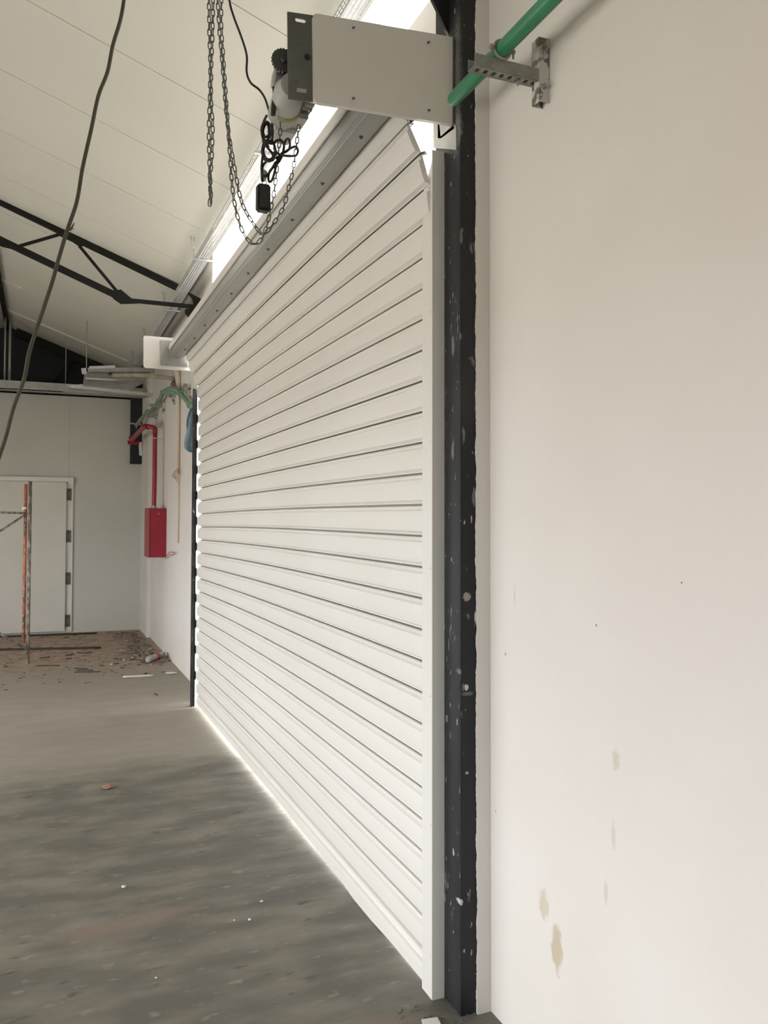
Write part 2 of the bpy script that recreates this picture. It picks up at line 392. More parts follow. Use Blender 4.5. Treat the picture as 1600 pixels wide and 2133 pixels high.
def farcol():
    bm = bm_new(); box(bm, 1.085, 1.235, 11.70, 11.795, Z(.775), Z(1.99)); return mk('column_stub', bm, M['void'])
tag(farcol(), 'black steel column stub in the far corner above the red pipe', 'column')
bm = bm_new(); beam(bm, (RX+.1, 12.2, zc(RX+.1)-.07), (1.05, 12.2, zc(1.05)-.07), .08, .10)
beam(bm, (.0, 12.2, Z(1.7)), (.35, 12.2, zc(.35)-.1), .04, .05); beam(bm, (.75, 12.2, Z(1.7)), (.45, 12.2, zc(.45)-.1), .04, .05)
tag(mk('end_rafter', bm, M['truss'], keep=True), 'black rafter against the dark gable above the end wall', 'rafter')
for i, (u, nm) in enumerate(((12, 0), (22, 1))):
    a = P(u, 655, y=11.6); bm = bm_new(); tube(bm, [(a.x, 11.55, Z(1.70)), (a.x, 11.55, zc(a.x)-.02)], .012+.004*nm, 8)
    tag(mk('vertical_pipe', bm, M['galvdull']), ('thin grey vertical pipe under the ridge, left of the pair', 'thicker grey vertical pipe under the ridge, right of the pair')[nm], 'pipe', 'vertical pipes at the far end')

# ================================================================== ROLLER SHUTTER
YS0, YS1 = 2.385, 6.712
PIT, Z00 = .1027, .0506
FX = 1.1605
path = [(FX, Z(-1.6)), (FX, Z(.86)), (1.149, Z(.975)), (1.136, Z(1.0776)), (1.106, Z(1.180)), (1.060, Z(1.268)), (1.052, Z(1.352))]
def joint_pt(k):
    # position of the hinge line number k on the curtain path
    if k <= 8: return (FX, Z(Z00+PIT*k))
    return {9: (1.153, Z(.978)), 10: (1.139, Z(1.079)), 11: (1.108, Z(1.178)), 12: (1.062, Z(1.268)), 13: (1.052, Z(1.365))}[k]
# slat section: fraction down from the upper hinge, how proud of the hinge plane (m)
prof = [(.00,.000),(.02,.0055),(.055,.0075),(.085,.005),(.105,.002),(.180,.0140),(.35,.0155),(.55,.0160),(.70,.0155),(.815,.0140),(.905,.002),(.935,.003),(.940,-.001),(.942,-.016),(.998,-.016)]
shut = thing('roller_shutter', 'wide white steel roller shutter of horizontal slats, closed', 'shutter', (1.15, 4.5, 0))
def slat_bm(a, b):
    bm = bm_new(); ax = Vector((a[0], 0, a[1])); bx = Vector((b[0], 0, b[1])); d = bx-ax; nrm = Vector((d.z, 0, -d.x)).normalized()
    if nrm.x > 0: nrm = -nrm
    NY = 10
    rows = []
    for (s, p) in prof: 
        c = ax + d*s + nrm*p; rows.append(c)
    back = [ax + d*s - nrm*t for s, t in ((1.0, .019), (.937, .019), (.933, .003), (.035, .003), (.03, .0208), (-.035, .0208), (-.035, .0195), (0, .0195))]
    ring = rows+back; n = len(ring); pr = None
    for j in range(NY+1):
        t = j/NY; y = YS0+(YS1-YS0)*t
        sag = .010*math.sin(PI*t)             # the long slats arch a little
        vs = [bm.verts.new((c.x, y, max(.004, c.z+sag))) for c in ring]
        if pr:
            for i in range(n):
                f = bm.faces.new((pr[i], pr[(i+1) % n], vs[(i+1) % n], vs[i]))
                if i in (12, 13): f.material_index = 1      # hinge groove coloured darker to imitate its shade
        else: bm.faces.new(vs)
        pr = vs
    bm.faces.new(pr[::-1]); return bm
for k in range(13, -14, -1):
    a, b = joint_pt(k), joint_pt(k-1)
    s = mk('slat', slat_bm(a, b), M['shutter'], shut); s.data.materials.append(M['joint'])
    # the dark joint colour imitates shade inside the hinge
# black end locks on every other slat at the far edge
for k in range(8, -14, -2):
    z = joint_pt(k)[1]-.052
    h = [(-.033), (.033)]
    out = [Vector((1.146, 0, -.026)), Vector((1.146, 0, .026)), Vector((1.137, 0, .038)), Vector((1.116, 0, .038)), Vector((1.116, 0, -.038)), Vector((1.137, 0, -.038))]
    inn = [Vector((1.138, 0, -.018)), Vector((1.138, 0, .018)), Vector((1.133, 0, .027)), Vector((1.127, 0, .027)), Vector((1.127, 0, -.027)), Vector((1.133, 0, -.027))]
    bm = bm_new(); mv = lambda L: [Vector((p.x, YS1+.012, z+p.z)) for p in L]
    holed_plate(bm, mv(out), [mv(inn)], (0, .018, 0)); mk('end_lock', bm, M['blackbox'], shut)
# bottom bar, with rubber-free gap above the floor towards the far end
bm = bm_new()
zb = joint_pt(-14)[1]
sec = [(1.160, zb), (1.152, zb-.003), (1.149, zb-.013), (1.156, zb-.017), (1.156, zb-.030), (1.147, zb-.034), (1.145, zb-.048), (1.150, zb-.053), (1.150, .012), (1.168, .012), (1.168, zb)]
pr = None
for j in range(25):
    t = j/24; y = YS0+(YS1-YS0)*t; sag = .010*math.sin(PI*t)
    low = .010 + .022*min(1, max(0, (y-3.0)/1.2)) if not 2.9 < y < 3.15 else .0015
    vs = [bm.verts.new((x_, y, (low if z_ == .012 else z_+sag))) for x_, z_ in sec]
    if pr:
        for i in range(len(sec)): bm.faces.new((pr[i], pr[(i+1) % len(sec)], vs[(i+1) % len(sec)], vs[i]))
    else: bm.faces.new(vs)
    pr = vs
bm.faces.new(pr[::-1]); mk('bottom_bar', bm, M['shutter'], shut)

# near guide rail: folded channel with flared mouth and screws
gr = thing('guide_rail', 'white steel guide rail at the near edge of the shutter beside the black column', 'rail', (1.16, 2.40, 0), 'shutter guide rails')
bm = bm_new()
GZ = Z(1.065)
box(bm, 1.1385, 1.1410, 2.368, 2.441, .0, GZ)
box(bm, 1.1385, 1.181, 2.366, 2.3685, .0, Z(1.19))
prism(bm, [(1.1385, 2.368, GZ), (1.1385, 2.441, GZ), (1.1385, 2.425, GZ+.03), (1.1385, 2.368, Z(1.155))], (.0025, 0, 0))
mk('channel', bm, M['white'], gr)
for v in (650, 920, 1185, 1450, 1720, 1990):
    p = P(896, v, x=1.1385); bm = bm_new(); disc(bm, (1.1386, p.y, p.z), (-1, 0, 0), .0042, .002, 10, .003); mk('screw', bm, M['white'], gr)
# far guide rail
g2 = thing('guide_rail', 'slim white guide rail with black column edge at the far end of the shutter', 'rail', (1.16, 6.78, 0), 'shutter guide rails')
bm = bm_new(); box(bm, 1.143, 1.20, 6.765, 6.775, 0, Z(1.10)); mk('channel', bm, M['white'], g2)
bm = bm_new(); box(bm, 1.112, 1.279, 6.778, 6.80, 0, Z(1.07)); box(bm, 1.112, 1.121, 6.755, 6.778, 0, Z(1.07)); mk('edge_angle', bm, M['black'], g2)
# bracket plate joining guide and column
bm = bm_new()
pl = lambda L: [P(u, v, x=1.176) for u, v in L]
holed_plate(bm, pl([(903,240),(950,262),(950,312),(903,308)]), [pl([(915,256),(943,262),(918,284)])], (.006, 0, 0))
prism(bm, pl([(912,252),(946,258),(946,268),(919,288),(912,288)]), (.004, 0, 0))  # added backing behind the hole, paler to imitate the bright outside
tag(mk('mounting_plate', bm, M['galvdull']), 'bare grey mounting plate between the shutter box and the top of the guide rail', 'bracket')
bm = bm_new(); disc(bm, P(857, 252, y=2.36), (0, -1, 0), .0075, .03, 12); tag(mk('black_plug', bm, M['blackbox']), 'black rubber plug under the near shutter side cover', 'plug')

# drum
DX, DZ, DR = .985, Z(1.375), .068
dr = thing('shutter_drum', 'long galvanised shutter drum between the two side plates', 'drum', (DX, 4.5, DZ-DR))
bm = bm_new(); tube(bm, [(DX, 2.33, DZ), (DX, 6.745, DZ)], DR, 40); mk('drum_tube', bm, M['drum'], dr)
for a in (-136, -120):
    r = math.radians(a); c = Vector((DX+DR*math.cos(r), 0, DZ+DR*math.sin(r)))
    bm = bm_new(); tube(bm, [(c.x, 2.34, c.z), (c.x, 6.70, c.z)], .0028, 8); mk('rib', bm, M['galv'], dr)
for i in range(10):
    a = math.radians(-92); y = 2.60+.42*i
    c = Vector((DX+DR*math.cos(a), y, DZ+DR*math.sin(a))); n_ = Vector((math.cos(a), 0, math.sin(a)))
    bm = bm_new(); disc(bm, c-n_*.002, n_, .008, .004, 12, .0075); disc(bm, c+n_*.002, n_, .0048, .006, 6); mk('bolt', bm, M['greyplate'], dr)
bm = bm_new(); tube(bm, [(DX, 6.72, DZ), (DX, 6.742, DZ)], DR+.006, 40); mk('end_ring', bm, M['galv'], dr)
bm = bm_new()
for a0 in range(-60, 95, 5):
    pass
arc = [Vector((DX+(DR+.004)*math.cos(math.radians(a)), 0, DZ+(DR+.004)*math.sin(math.radians(a)))) for a in range(-15, 200, 8)]
prv = None
for p in arc:
    o_ = (p-Vector((DX, 0, DZ))).normalized()*.008
    vs = [bm.verts.new(q) for q in ((p.x, 2.40, p.z), (p.x, 6.70, p.z), (p.x+o_.x, 6.70, p.z+o_.z), (p.x+o_.x, 2.40, p.z+o_.z))]
    if prv:
        for i in range(4): bm.faces.new((prv[i], prv[(i+1) % 4], vs[(i+1) % 4], vs[i]))
    else: bm.faces.new(vs)
    prv = vs
bm.faces.new(prv[::-1]); mk('wound_slat', bm, M['shutter'], dr)['label'] = 'white slat wound over the top of the drum'

# near side plate and cover, with motor behind
sp_ = thing('side_plate', 'large off white shutter side cover on a grey steel plate, top right', 'plate', (.95, 2.3, Z(1.24)), 'shutter side plates')
def yp(u, v, y=2.30): return P(u, v, y=y)
bm = bm_new()
hole1 = [yp(u, v, 2.312) for u, v in ((615,38),(618,36),(634,39),(638,42),(637,46),(634,48),(618,45),(615,42))]
holed_plate(bm, [yp(u, v, 2.312) for u, v in ((599,24),(660,33),(935,79),(935,252),(660,213),(601,205))], [hole1], (0, .006, 0)); mk('steel_plate', bm, M['greyplate'], sp_)
bm = bm_new()
o_ = [(659,28),(943,77),(942.5,259),(664,213.5),(658,211),(655,206),(653,34),(655,29)]
prism(bm, [yp(u, v, 2.296) for u, v in o_], (0, .0155, 0)); cv = mk('cover_panel', bm, M['cover'], sp_); cv['label'] = 'off white cover sheet with four screws'
for u, v in ((736,58),(892,89),(893,230),(736,205)):
    p = yp(u, v, 2.296); bm = bm_new(); disc(bm, p, (0, -1, 0), .0042, .004, 8, .003); disc(bm, p+Vector((0, -.004, 0)), (.3, -1, -.5), .0018, .006, 6); mk('screw', bm, M['greyplate'], cv)
for u, v, r in ((622,91,.006),(640,119,.009),(618,168,.007)):
    p = yp(u, v, 2.312); bm = bm_new(); disc(bm, p, (0, -1, 0), r, .003, 14); disc(bm, p+Vector((0, -.003, 0)), (0, -1, 0), r*.55, .005, 6); mk('bolt', bm, M['greyplate'] if r < .008 else M['blackbox'], sp_)
bm = bm_new(); c = [yp(u, v, 2.3105) for u, v in ((619,183),(639,186),(638,194),(618,191))]; prism(bm, c, (0, .0012, 0)); mk('slot_cover', bm, M['galvdull'], sp_)

# far side plate
sp2 = thing('side_plate', 'small white shutter side plate at the far end of the drum', 'plate', (.92, 6.76, Z(1.21)), 'shutter side plates')
bm = bm_new(); prism(bm, [P(u, v, y=6.76) for u, v in ((302,699),(406,708),(406,773),(303,766),(299,763),(299,702))], (0, .012, 0)); mk('white_plate', bm, M['white'], sp2)
bm = bm_new(); prism(bm, [P(u, v, y=6.75) for u, v in ((334,708.5),(396,713),(397,765),(334,761))], (0, .009, 0)); mk('steel_plate', bm, M['galvdull'], sp2)
for u, v in ((342,757.5),(391,760)):
    bm = bm_new(); disc(bm, P(u, v, y=6.75), (0, -1, 0), .011, .008, 8); mk('bolt', bm, M['galv'], sp2)

# motor
mo = thing('shutter_motor', 'grey shutter motor with toothed wheel behind the left edge of the near side plate', 'motor', (.66, 2.5, Z(1.2)))
a = P(611, 178, y=2.335); b = Vector((a.x+.012, 2.50, a.z-.012))
bm = bm_new(); tube(bm, [a, Vector((a.x, 2.37, a.z)), Vector((a.x, 2.375, a.z)), b], [.038, .040, .046, .046], 28); mk('motor_body', bm, M['casing'], mo)
bm = bm_new(); tube(bm, [Vector((a.x+.010, 2.44, a.z-.008)), Vector((a.x+.011, 2.46, a.z-.009))], .0468, 28); mk('sticker_band', bm, M['yellow'], mo)
gc = P(591, 125, y=2.345); bm = bm_new()
pts = []
for i in range(44):
    t = 2*PI*i/44; r = .036 if i % 2 else .0325
    pts.append(gc+Vector((r*math.cos(t), 0, r*math.sin(t)*1.02)))
prism(bm, pts, (0, .012, 0)); disc(bm, gc-Vector((0, .012, 0)), (0, 1, 0), .010, .03, 12); mk('sprocket', bm, M['darkgrey'], mo)
bm = bm_new(); disc(bm, P(586, 150, y=2.38), (.25, .5, -1), .017, .04, 12, .013); mk('coupling', bm, M['darkgrey'], mo)
bm = bm_new(); tube(bm, smooth_path([P(578,148,y=2.42), P(573,165,y=2.42), P(571,182,y=2.42)]), [.012]*6+[.011]*6+[.010], 10); mk('cable_gland', bm, M['casing'], mo)
bm = bm_new(); tube(bm, smooth_path([P(572,180,y=2.42), P(573,200,y=2.42), P(570,222,y=2.42), P(569,240,y=2.42)]), .0075, 10); mk('cable_stub', bm, M['cable'], mo)
bm = bm_new(); tube(bm, smooth_path([P(594,150,y=2.36), P(592,165,y=2.36), P(589,172,y=2.37)]), .009, 10); mk('grip', bm, M['blackbox'], mo)
# chain wheel housing and limit box
c = P(605, 236, y=2.56); bm = bm_new(); box(bm, c.x-.042, c.x+.046, 2.50, 2.64, c.z-.022, c.z+.028, .008); mk('chain_wheel_housing', bm, M['green_zinc'], mo)
c = P(604, 255, y=2.54); bm = bm_new(); box(bm, c.x-.040, c.x+.044, 2.48, 2.56, c.z-.008, c.z+.008, .003)
beam(bm, c+Vector((.040, -.03, .0)), c+Vector((.056, -.03, .03)), .01, .005); mk('chain_guide', bm, M['galvdull'], mo)
c = P(590, 270, y=2.60); bm = bm_new(); box(bm, c.x-.034, c.x+.036, 2.56, 2.66, c.z-.024, c.z+.020, .006); mk('limit_box', bm, M['casing'], mo)
c = P(594, 262, y=2.55); bm = bm_new(); box(bm, c.x-.010, c.x+.010, 2.545, 2.56, c.z-.008, c.z+.006, .002); mk('limit_switch', bm, M['blackbox'], mo)
bm = bm_new(); beam(bm, P(630,224,y=2.45), P(648,230,y=2.45), .004, .004); disc(bm, P(647,229.5,y=2.45), (1,0,-.25), .006, .004, 6); mk('long_bolt', bm, M['galvdull'], mo)
c = P(645, 219, y=2.44); bm = bm_new(); box(bm, c.x-.015, c.x+.014, 2.43, 2.47, c.z-.004, c.z+.004, .001); mk('tab', bm, M['galvdull'], mo)

# ================================================================== CHAINS
def link_mesh():
    bm = bm_new(); L, Wd, r = .0130-.0015, .0066-.0018, .0018; pts = []
    for s, cz in ((1, L-Wd), (-1, -(L-Wd))):
        for i in range(5):
            t = PI*i/4; pts.append(Vector((s*Wd*math.cos(t), 0, cz+s*Wd*math.sin(t))))
    tube(bm, pts, r, 6, closed=True); me = bpy.data.meshes.new('link'); bm.to_mesh(me); bm.free(); me.materials.append(M['chain']); return me
LM = link_mesh()
def chain(parent, pts, step=.0198, phase=0):
    pts = smooth_path(pts, 12); acc = 0; nxt = 0; i = 0; off = root_loc(parent)
    for a, b in zip(pts, pts[1:]):
        d = (b-a).length
        while nxt <= acc+d:
            p = a.lerp(b, (nxt-acc)/d); t = (b-a).normalized()
            s = t.cross(Vector((0, 1, 0)))
            if s.length < .05: s = t.cross(Vector((1, 0, 0)))
            s.normalize(); q = t.cross(s)
            ang = math.radians(-12 + (90 if (i+phase) % 2 else 0) + random.uniform(-9, 9))
            X = s*math.cos(ang)+q*math.sin(ang); Y = t.cross(X)
            o = bpy.data.objects.new('link', LM); C.objects.link(o); o.parent = parent
            o.matrix_local = Matrix.Translation(p-off) @ Matrix((X, Y, t)).transposed().to_4x4()
            nxt += step; i += 1
        acc += d
YC = 2.46
def Q(u, v, y=YC): return P(u, v, y=y)
c1 = thing('chain', 'short doubled steel hand chain hanging straight, left of the looped chain', 'chain', Q(440, 430), 'hand chains')
chain(c1, [Q(435,-40), Q(436,60), Q(438,140), Q(437,210), Q(435,270), Q(436,330), Q(438,400), Q(437,422)])
chain(c1, [Q(444,-40,2.47), Q(443,60,2.47), Q(440,140,2.47), Q(440,210,2.47), Q(443,260,2.47), Q(441,330,2.47), Q(438,370,2.47), Q(440,425,2.47)], phase=1)
c2 = thing('chain', 'long steel hand chain looping under the shutter motor', 'chain', Q(535, 505), 'hand chains')
chain(c2, [Q(452,-40), Q(456,50), Q(463,130), Q(470,220), Q(475,270), Q(480,340), Q(484,390), Q(490,430), Q(500,468), Q(513,495), Q(530,508), Q(546,496), Q(556,470), Q(563,440), Q(571,400), Q(577,350), Q(581,310), Q(584,270), Q(583,250)])
chain(c2, [Q(462,-40,2.48), Q(461,50,2.48), Q(466,130,2.48), Q(472,220,2.48), Q(477,280,2.48), Q(487,340,2.48), Q(494,380,2.48), Q(499,405,2.48), Q(508,432,2.48), Q(524,460,2.48), Q(545,486,2.48), Q(562,476,2.48), Q(580,450,2.48), Q(593,425,2.48), Q(603,385,2.48), Q(612,345,2.48), Q(618,300,2.48), Q(623,258,2.48)], phase=1)

# ================================================================== CABLES
bm = bm_new(); tube(bm, smooth_path([Q(u, v, 2.5) for u, v in ((474,-60),(478,0),(487,35),(502,75),(514,115),(514,150),(522,172),(540,187),(552,205),(560,230),(566,250),(568,275),(566,300))], 8), .0036, 8)
tag(mk('power_cable', bm, M['cable']), 'black power cable dropping in a curve to the shutter motor', 'cable')
ck = thing('cable_coil', 'tangled black cable coil hanging below the shutter motor', 'cable', Q(570, 380, 2.4))
def loop(pts, r=.0038, y=2.42, wob=.015):
    pp = [Q(u, v, y+wob*math.sin(i*1.7)) for i, (u, v) in enumerate(pts)]
    bm = bm_new(); tube(bm, smooth_path(pp, 7), r, 7); return bm
loops = [
 [(556,240),(549,255),(545,275),(552,300),(566,318),(571,330),(563,335),(553,328),(548,312),(553,298),(563,282),(565,265),(557,254),(548,258),(545,275),(551,292),(560,308)],
 [(553,258),(559,262),(560,280),(552,285),(548,272),(553,258)],
 [(549,300),(546,318),(553,334),(566,334),(573,322),(572,305),(566,290)],
 [(551,302),(549,318),(556,331),(567,330),(570,318)],
 [(570,300),(576,293),(585,292),(591,300),(591,312),(586,322),(577,318),(571,308)],
 [(590,316),(594,295),(600,289),(604,297),(602,311),(592,318),(607,308),(617,306),(621,314),(616,324),(600,325),(585,324),(575,330)],
 [(590,320),(582,336),(573,345),(562,357),(559,372),(562,379),(568,372),(574,350),(576,338),(588,318)],
 [(557,334),(548,345),(546,360),(551,367),(559,362),(567,350),(574,338)],
 [(548,318),(545,350),(547,378)],
]
for L in loops: mk('cable_loop', loop(L), M['cable'], ck)
bm = bm_new(); c = Q(552, 358, 2.43); prism(bm, [Q(u, v, 2.43) for u, v in ((549,352),(557,357),(557,368),(554,376),(545,374),(545,364))], (0, .012, 0)); mk('connector', bm, M['pvc'], ck)['label'] = 'pale plastic connector'
for u, v in ((550,292),(551,296)):
    bm = bm_new(); tube(bm, [Q(u-4, v, 2.405), Q(u+16, v+3, 2.405)], .0045, 8); mk('cable_wrap', bm, M['cable'], ck)
cb = thing('control_box', 'black control box dangling below the cable coil', 'box', Q(547, 440, 2.45))
f_ = [(541,377),(561,382),(561,432),(554,441),(534,435),(535,384)]
bm = bm_new(); front = [Q(u, v, 2.42) for u, v in ((541,384),(561,388),(561,430),(541,432))]
A = Q(534, 383, 2.43); B = Q(561, 440, 2.43)
bm = bm_new(); box(bm, A.x+.004, B.x+.004, 2.425, 2.460, B.z, A.z+.004, .005); o = mk('case', bm, M['blackbox'], cb)
bm = bm_new(); box(bm, A.x+.009, B.x-.001, 2.421, 2.426, B.z+.006, A.z-.003, .0015); mk('front_cover', bm, M['cable'], cb)
bm = bm_new(); tube(bm, [Q(551+5*math.cos(t*PI/6), 380+4*math.sin(t*PI/6), 2.44) for t in range(12)], .0012, 6, closed=True); mk('hanging_ring', bm, M['cable'], cb)
bm = bm_new(); tube(bm, smooth_path([P(u, v, y=3.0) for u, v in ((262,-60),(258,0),(250,45),(235,95),(224,150),(205,200),(190,270),(172,350),(160,420),(140,480),(122,540),(108,590),(85,660),(62,730),(50,790),(28,850),(12,910),(-6,965),(-30,1050))], 6), [.0066]*109, 9)
bm.verts.ensure_lookup_table()
kc = tag(mk('hanging_cable', bm, M['oldcable']), 'long dusty black cable swinging down across the left of the view', 'cable')
bm = bm_new(); tube(bm, [P(146,480,y=3.0), P(152,470,y=3.0), P(155,464,y=3.0)], [.0035,.0028,.001], 6); tube(bm, [P(150,474,y=3.0), P(153,478,y=3.0)], [.0025,.001], 6); mk('cable_tie', bm, M['oldcable'], kc)

# ================================================================== CABLE TRAY along the shutter
TX0, TX1, TZ = 1.036, 1.118, Z(1.945)
ct = thing('cable_tray', 'long perforated steel cable tray hung above the shutter', 'tray', ((TX0+TX1)/2, 5, TZ))
bm = bm_new(); Y0, Y1 = 1.2, 11.2
# floor of the tray: lengthwise strips joined by bridges, leaving real slots
rows = [TX0, TX0+.012, TX0+.017, TX0+.029, TX0+.034, TX1-.034, TX1-.029, TX1-.017, TX1-.012, TX1]
def q4(a, b, c, d, z=TZ): 
    return bm.faces.new([bm.verts.new((x_, y_, z)) for x_, y_ in ((a,c),(b,c),(b,d),(a,d))])
for i in (0, 2, 4, 6, 8): q4(rows[i], rows[i+1], Y0, Y1)
for r_ in (1, 3, 5, 7):
    y = Y0 + (.014 if r_ in (3, 5) else 0)
    while y < Y1: q4(rows[r_], rows[r_+1], y, y+.008); y += .030
for x_ in (TX0, TX1):
    zs_ = [TZ, TZ+.016, TZ+.021, TZ+.034, TZ+.039, TZ+.055]
    for i in (0, 2, 4): bm.faces.new([bm.verts.new(p) for p in ((x_,Y0,zs_[i]),(x_,Y1,zs_[i]),(x_,Y1,zs_[i+1]),(x_,Y0,zs_[i+1]))])
    for i in (1, 3):
        y = Y0 + (.015 if i == 3 else 0)
        while y < Y1:
            bm.faces.new([bm.verts.new(p) for p in ((x_,y,zs_[i]),(x_,y+.011,zs_[i]),(x_,y+.011,zs_[i+1]),(x_,y,zs_[i+1]))]); y += .030
t_ = mk('perforated_channel', bm, M['tray'], ct)
for y in (4.22, 6.15, 7.75, 9.3, 10.6):
    bm = bm_new(); box(bm, TX0-.035, TX1+.03, y, y+.016, TZ-.016, TZ-.004); mk('hanger_bar', bm, M['galv'], ct)
    if y < 5: continue
    bm = bm_new(); beam(bm, (TX0-.030, y+.008, TZ-.01), (TX0-.030, y+.008, zc(TX0-.03)), .006, .006); beam(bm, (TX0-.030, y+.008, TZ+.05), (TX0-.055, y+.008, zc(TX0-.055)), .006, .006); mk('hanger_rod', bm, M['galvdull'], ct)

# ================================================================== NEAR GREEN PIPE and strut bracket
PX, PZ = 1.125, Z(1.268)
gp = thing('green_pipe', 'bright green plastic pipe running overhead, capped end by the side plate', 'pipe', (PX, 1.5, PZ-.02))
bm = bm_new(); tube(bm, [(PX, .2, PZ), (PX, 2.185, PZ), (PX, 2.198, PZ), (PX, 2.205, PZ)], [.021, .021, .017, .009], 28); mk('pipe_run', bm, M['green'], gp)
sb = thing('strut_bracket', 'paint spattered slotted strut bracket on the white wall holding the green pipe', 'bracket', (1.26, 1.93, Z(1.16)))
def slotted(bm, a, b, w, h, n):  # channel with real slots in its underside
    a, b = Vector(a), Vector(b)
    x0, x1 = a.x, b.x
    step = (x1-x0)/n
    for i in range(n):
        xa = x0+i*step
        box(bm, xa, xa+step*.45, a.y-w/2, a.y+w/2, a.z-h/2, a.z-h/2+.0025)
        for s in (-1, 1): box(bm, xa+step*.45, xa+step, a.y+s*w*.5-(.009 if s > 0 else 0), a.y+s*w*.5+(.009 if s < 0 else 0), a.z-h/2, a.z-h/2+.0025)
    for s in (-1, 1): box(bm, x0, x1, a.y+s*(w/2)-.00125, a.y+s*(w/2)+.00125, a.z-h/2, a.z+h/2)
bm = bm_new(); slotted(bm, (1.045, 1.93, Z(1.228)), (1.245, 1.93, Z(1.228)), .036, .034, 8); mk('arm', bm, M['strut'], sb)
bm = bm_new()
box(bm, 1.245, 1.2475, 1.912, 1.948, Z(1.155), Z(1.335)); box(bm, 1.2475, 1.279, 1.912, 1.9145, Z(1.155), Z(1.335)); box(bm, 1.2475, 1.279, 1.9455, 1.948, Z(1.155), Z(1.335))
mk('wall_rail', bm, M['strutpaint'], sb)
for z_ in (1.305, 1.195):
    bm = bm_new(); disc(bm, (1.262, 1.914, Z(z_)), (-.5, -1, 0), .005, .02, 8); mk('bolt', bm, M['strut'], sb)
bm = bm_new(); disc(bm, (1.185, 1.925, Z(1.214)), (0, 0, -1), .0035, .022, 8); mk('bolt', bm, M['strut'], sb)
bm = bm_new(); tube(bm, [Vector((PX+.0245*math.cos(t*PI/10), 1.905, PZ+.0245*math.sin(t*PI/10))) for t in range(20)], .0045, 8, closed=True)
for s in (-1, 1): disc(bm, (PX+s*.024, 1.905, PZ), (s, 0, 0), .006, .014, 8); disc(bm, (PX+s*.034, 1.905, PZ+.008), (0, 0, -1), .003, .026, 8)
mk('pipe_clamp', bm, M['strut'], sb)

# ================================================================== FAR CORNER: end wall tray, ladder tray, pipes, fire box
bm = bm_new(); box(bm, -2.6, 1.27, 11.25, 11.42, Z(1.63), Z(1.64)); box(bm, -2.6, 1.27, 11.25, 11.255, Z(1.63), Z(1.74)); box(bm, -2.6, 1.27, 11.415, 11.42, Z(1.63), Z(1.74))
tw = tag(mk('trunking', bm, M['galvdull'], keep=True), 'long grey trunking across the end wall below the dark gable', 'tray')
bm = bm_new(); box(bm, .2, 1.27, 10.98, 11.10, Z(1.60), Z(1.625)); tag(mk('channel_rail', bm, M['galvdull'], keep=True), 'shorter grey channel in front of the end wall trunking', 'rail')
for i, (u, v0, v1) in enumerate(((136.5, 722, 800), (180, 718, 768))):
    y = (11.3, 10.1)[i]; a = P(u, v1, y=y); bm = bm_new(); tube(bm, [a, (a.x, y, zc(a.x)-.002)], .006, 6)
    tag(mk('hanger_rod', bm, M['galvdull']), ('thin hanger rod dropping to the end wall trunking', 'thin hanger rod dropping to the left corner of the ladder tray')[i], 'rod')
YL = 9.9
lt = thing('ladder_tray', 'short grey ladder tray hung beside the far corner', 'tray', P(250, 790, y=YL))
def Lp(u, v, dy=0): return P(u, v, y=YL+dy)
def lbar(n, a, b, w, h, m='galvdull'):
    bm = bm_new(); beam(bm, a, b, w, h); return mk(n, bm, M[m], lt)
lbar('rail', Lp(183,771), Lp(322,771), .05, .05, 'galvdull'); lbar('rail', Lp(178,789,-.2), Lp(278,794,-.2), .05, .018, 'galv'); lbar('rail', Lp(140,804,-.4), Lp(318,823,-.4), .05, .035)
bm = bm_new(); prism(bm, [Lp(176,776), Lp(312,776), Lp(300,798,-.3), Lp(270,813,-.4), Lp(172,810,-.4)], (0, 0, .01)); mk('tray_floor', bm, M['galvdull'], lt)
for a, b in (((231,777),(224,788)),((221,794),(215,808))): lbar('rung', Lp(*a, -.05), Lp(*b, -.1), .025, .025, 'rod')
for q in (((186,766),(240,764),.03),((148,806),(172,803),.03),((174,767),(176,779),.05)):
    a, b = Lp(*q[0], -.42), Lp(*q[1], -.42); bm = bm_new(); beam(bm, a, b, .02, q[2]); mk('angle_plate', bm, M['galv'], lt)['label'] = 'bright bare metal angle'
lg = thing('lagged_pipe', 'brown lagged pipe curving down at the far corner beneath the small side plate', 'pipe', P(330, 790, y=9.0))
bm = bm_new(); tube(bm, smooth_path([P(u, v, y=y) for u, v, y in ((235,783,9.6),(280,781,9.4),(320,784,9.2),(348,787,9.05),(358,789,9.0),(363,795,8.98),(364,801,8.98))], 6), .024, 14); mk('lagging', bm, M['lag'], lg)
bm = bm_new(); tube(bm, smooth_path([P(357,796,y=8.96), P(361,799,y=8.96), P(364,803,y=8.96)]), .028, 12); mk('rusty_end', bm, M['rust'], lg)
bm = bm_new(); tube(bm, smooth_path([P(359,801,y=8.88), P(363,800,y=8.88), P(366,804,y=8.88)]), .006, 8); mk('red_tape', bm, M['labelred'], lg)

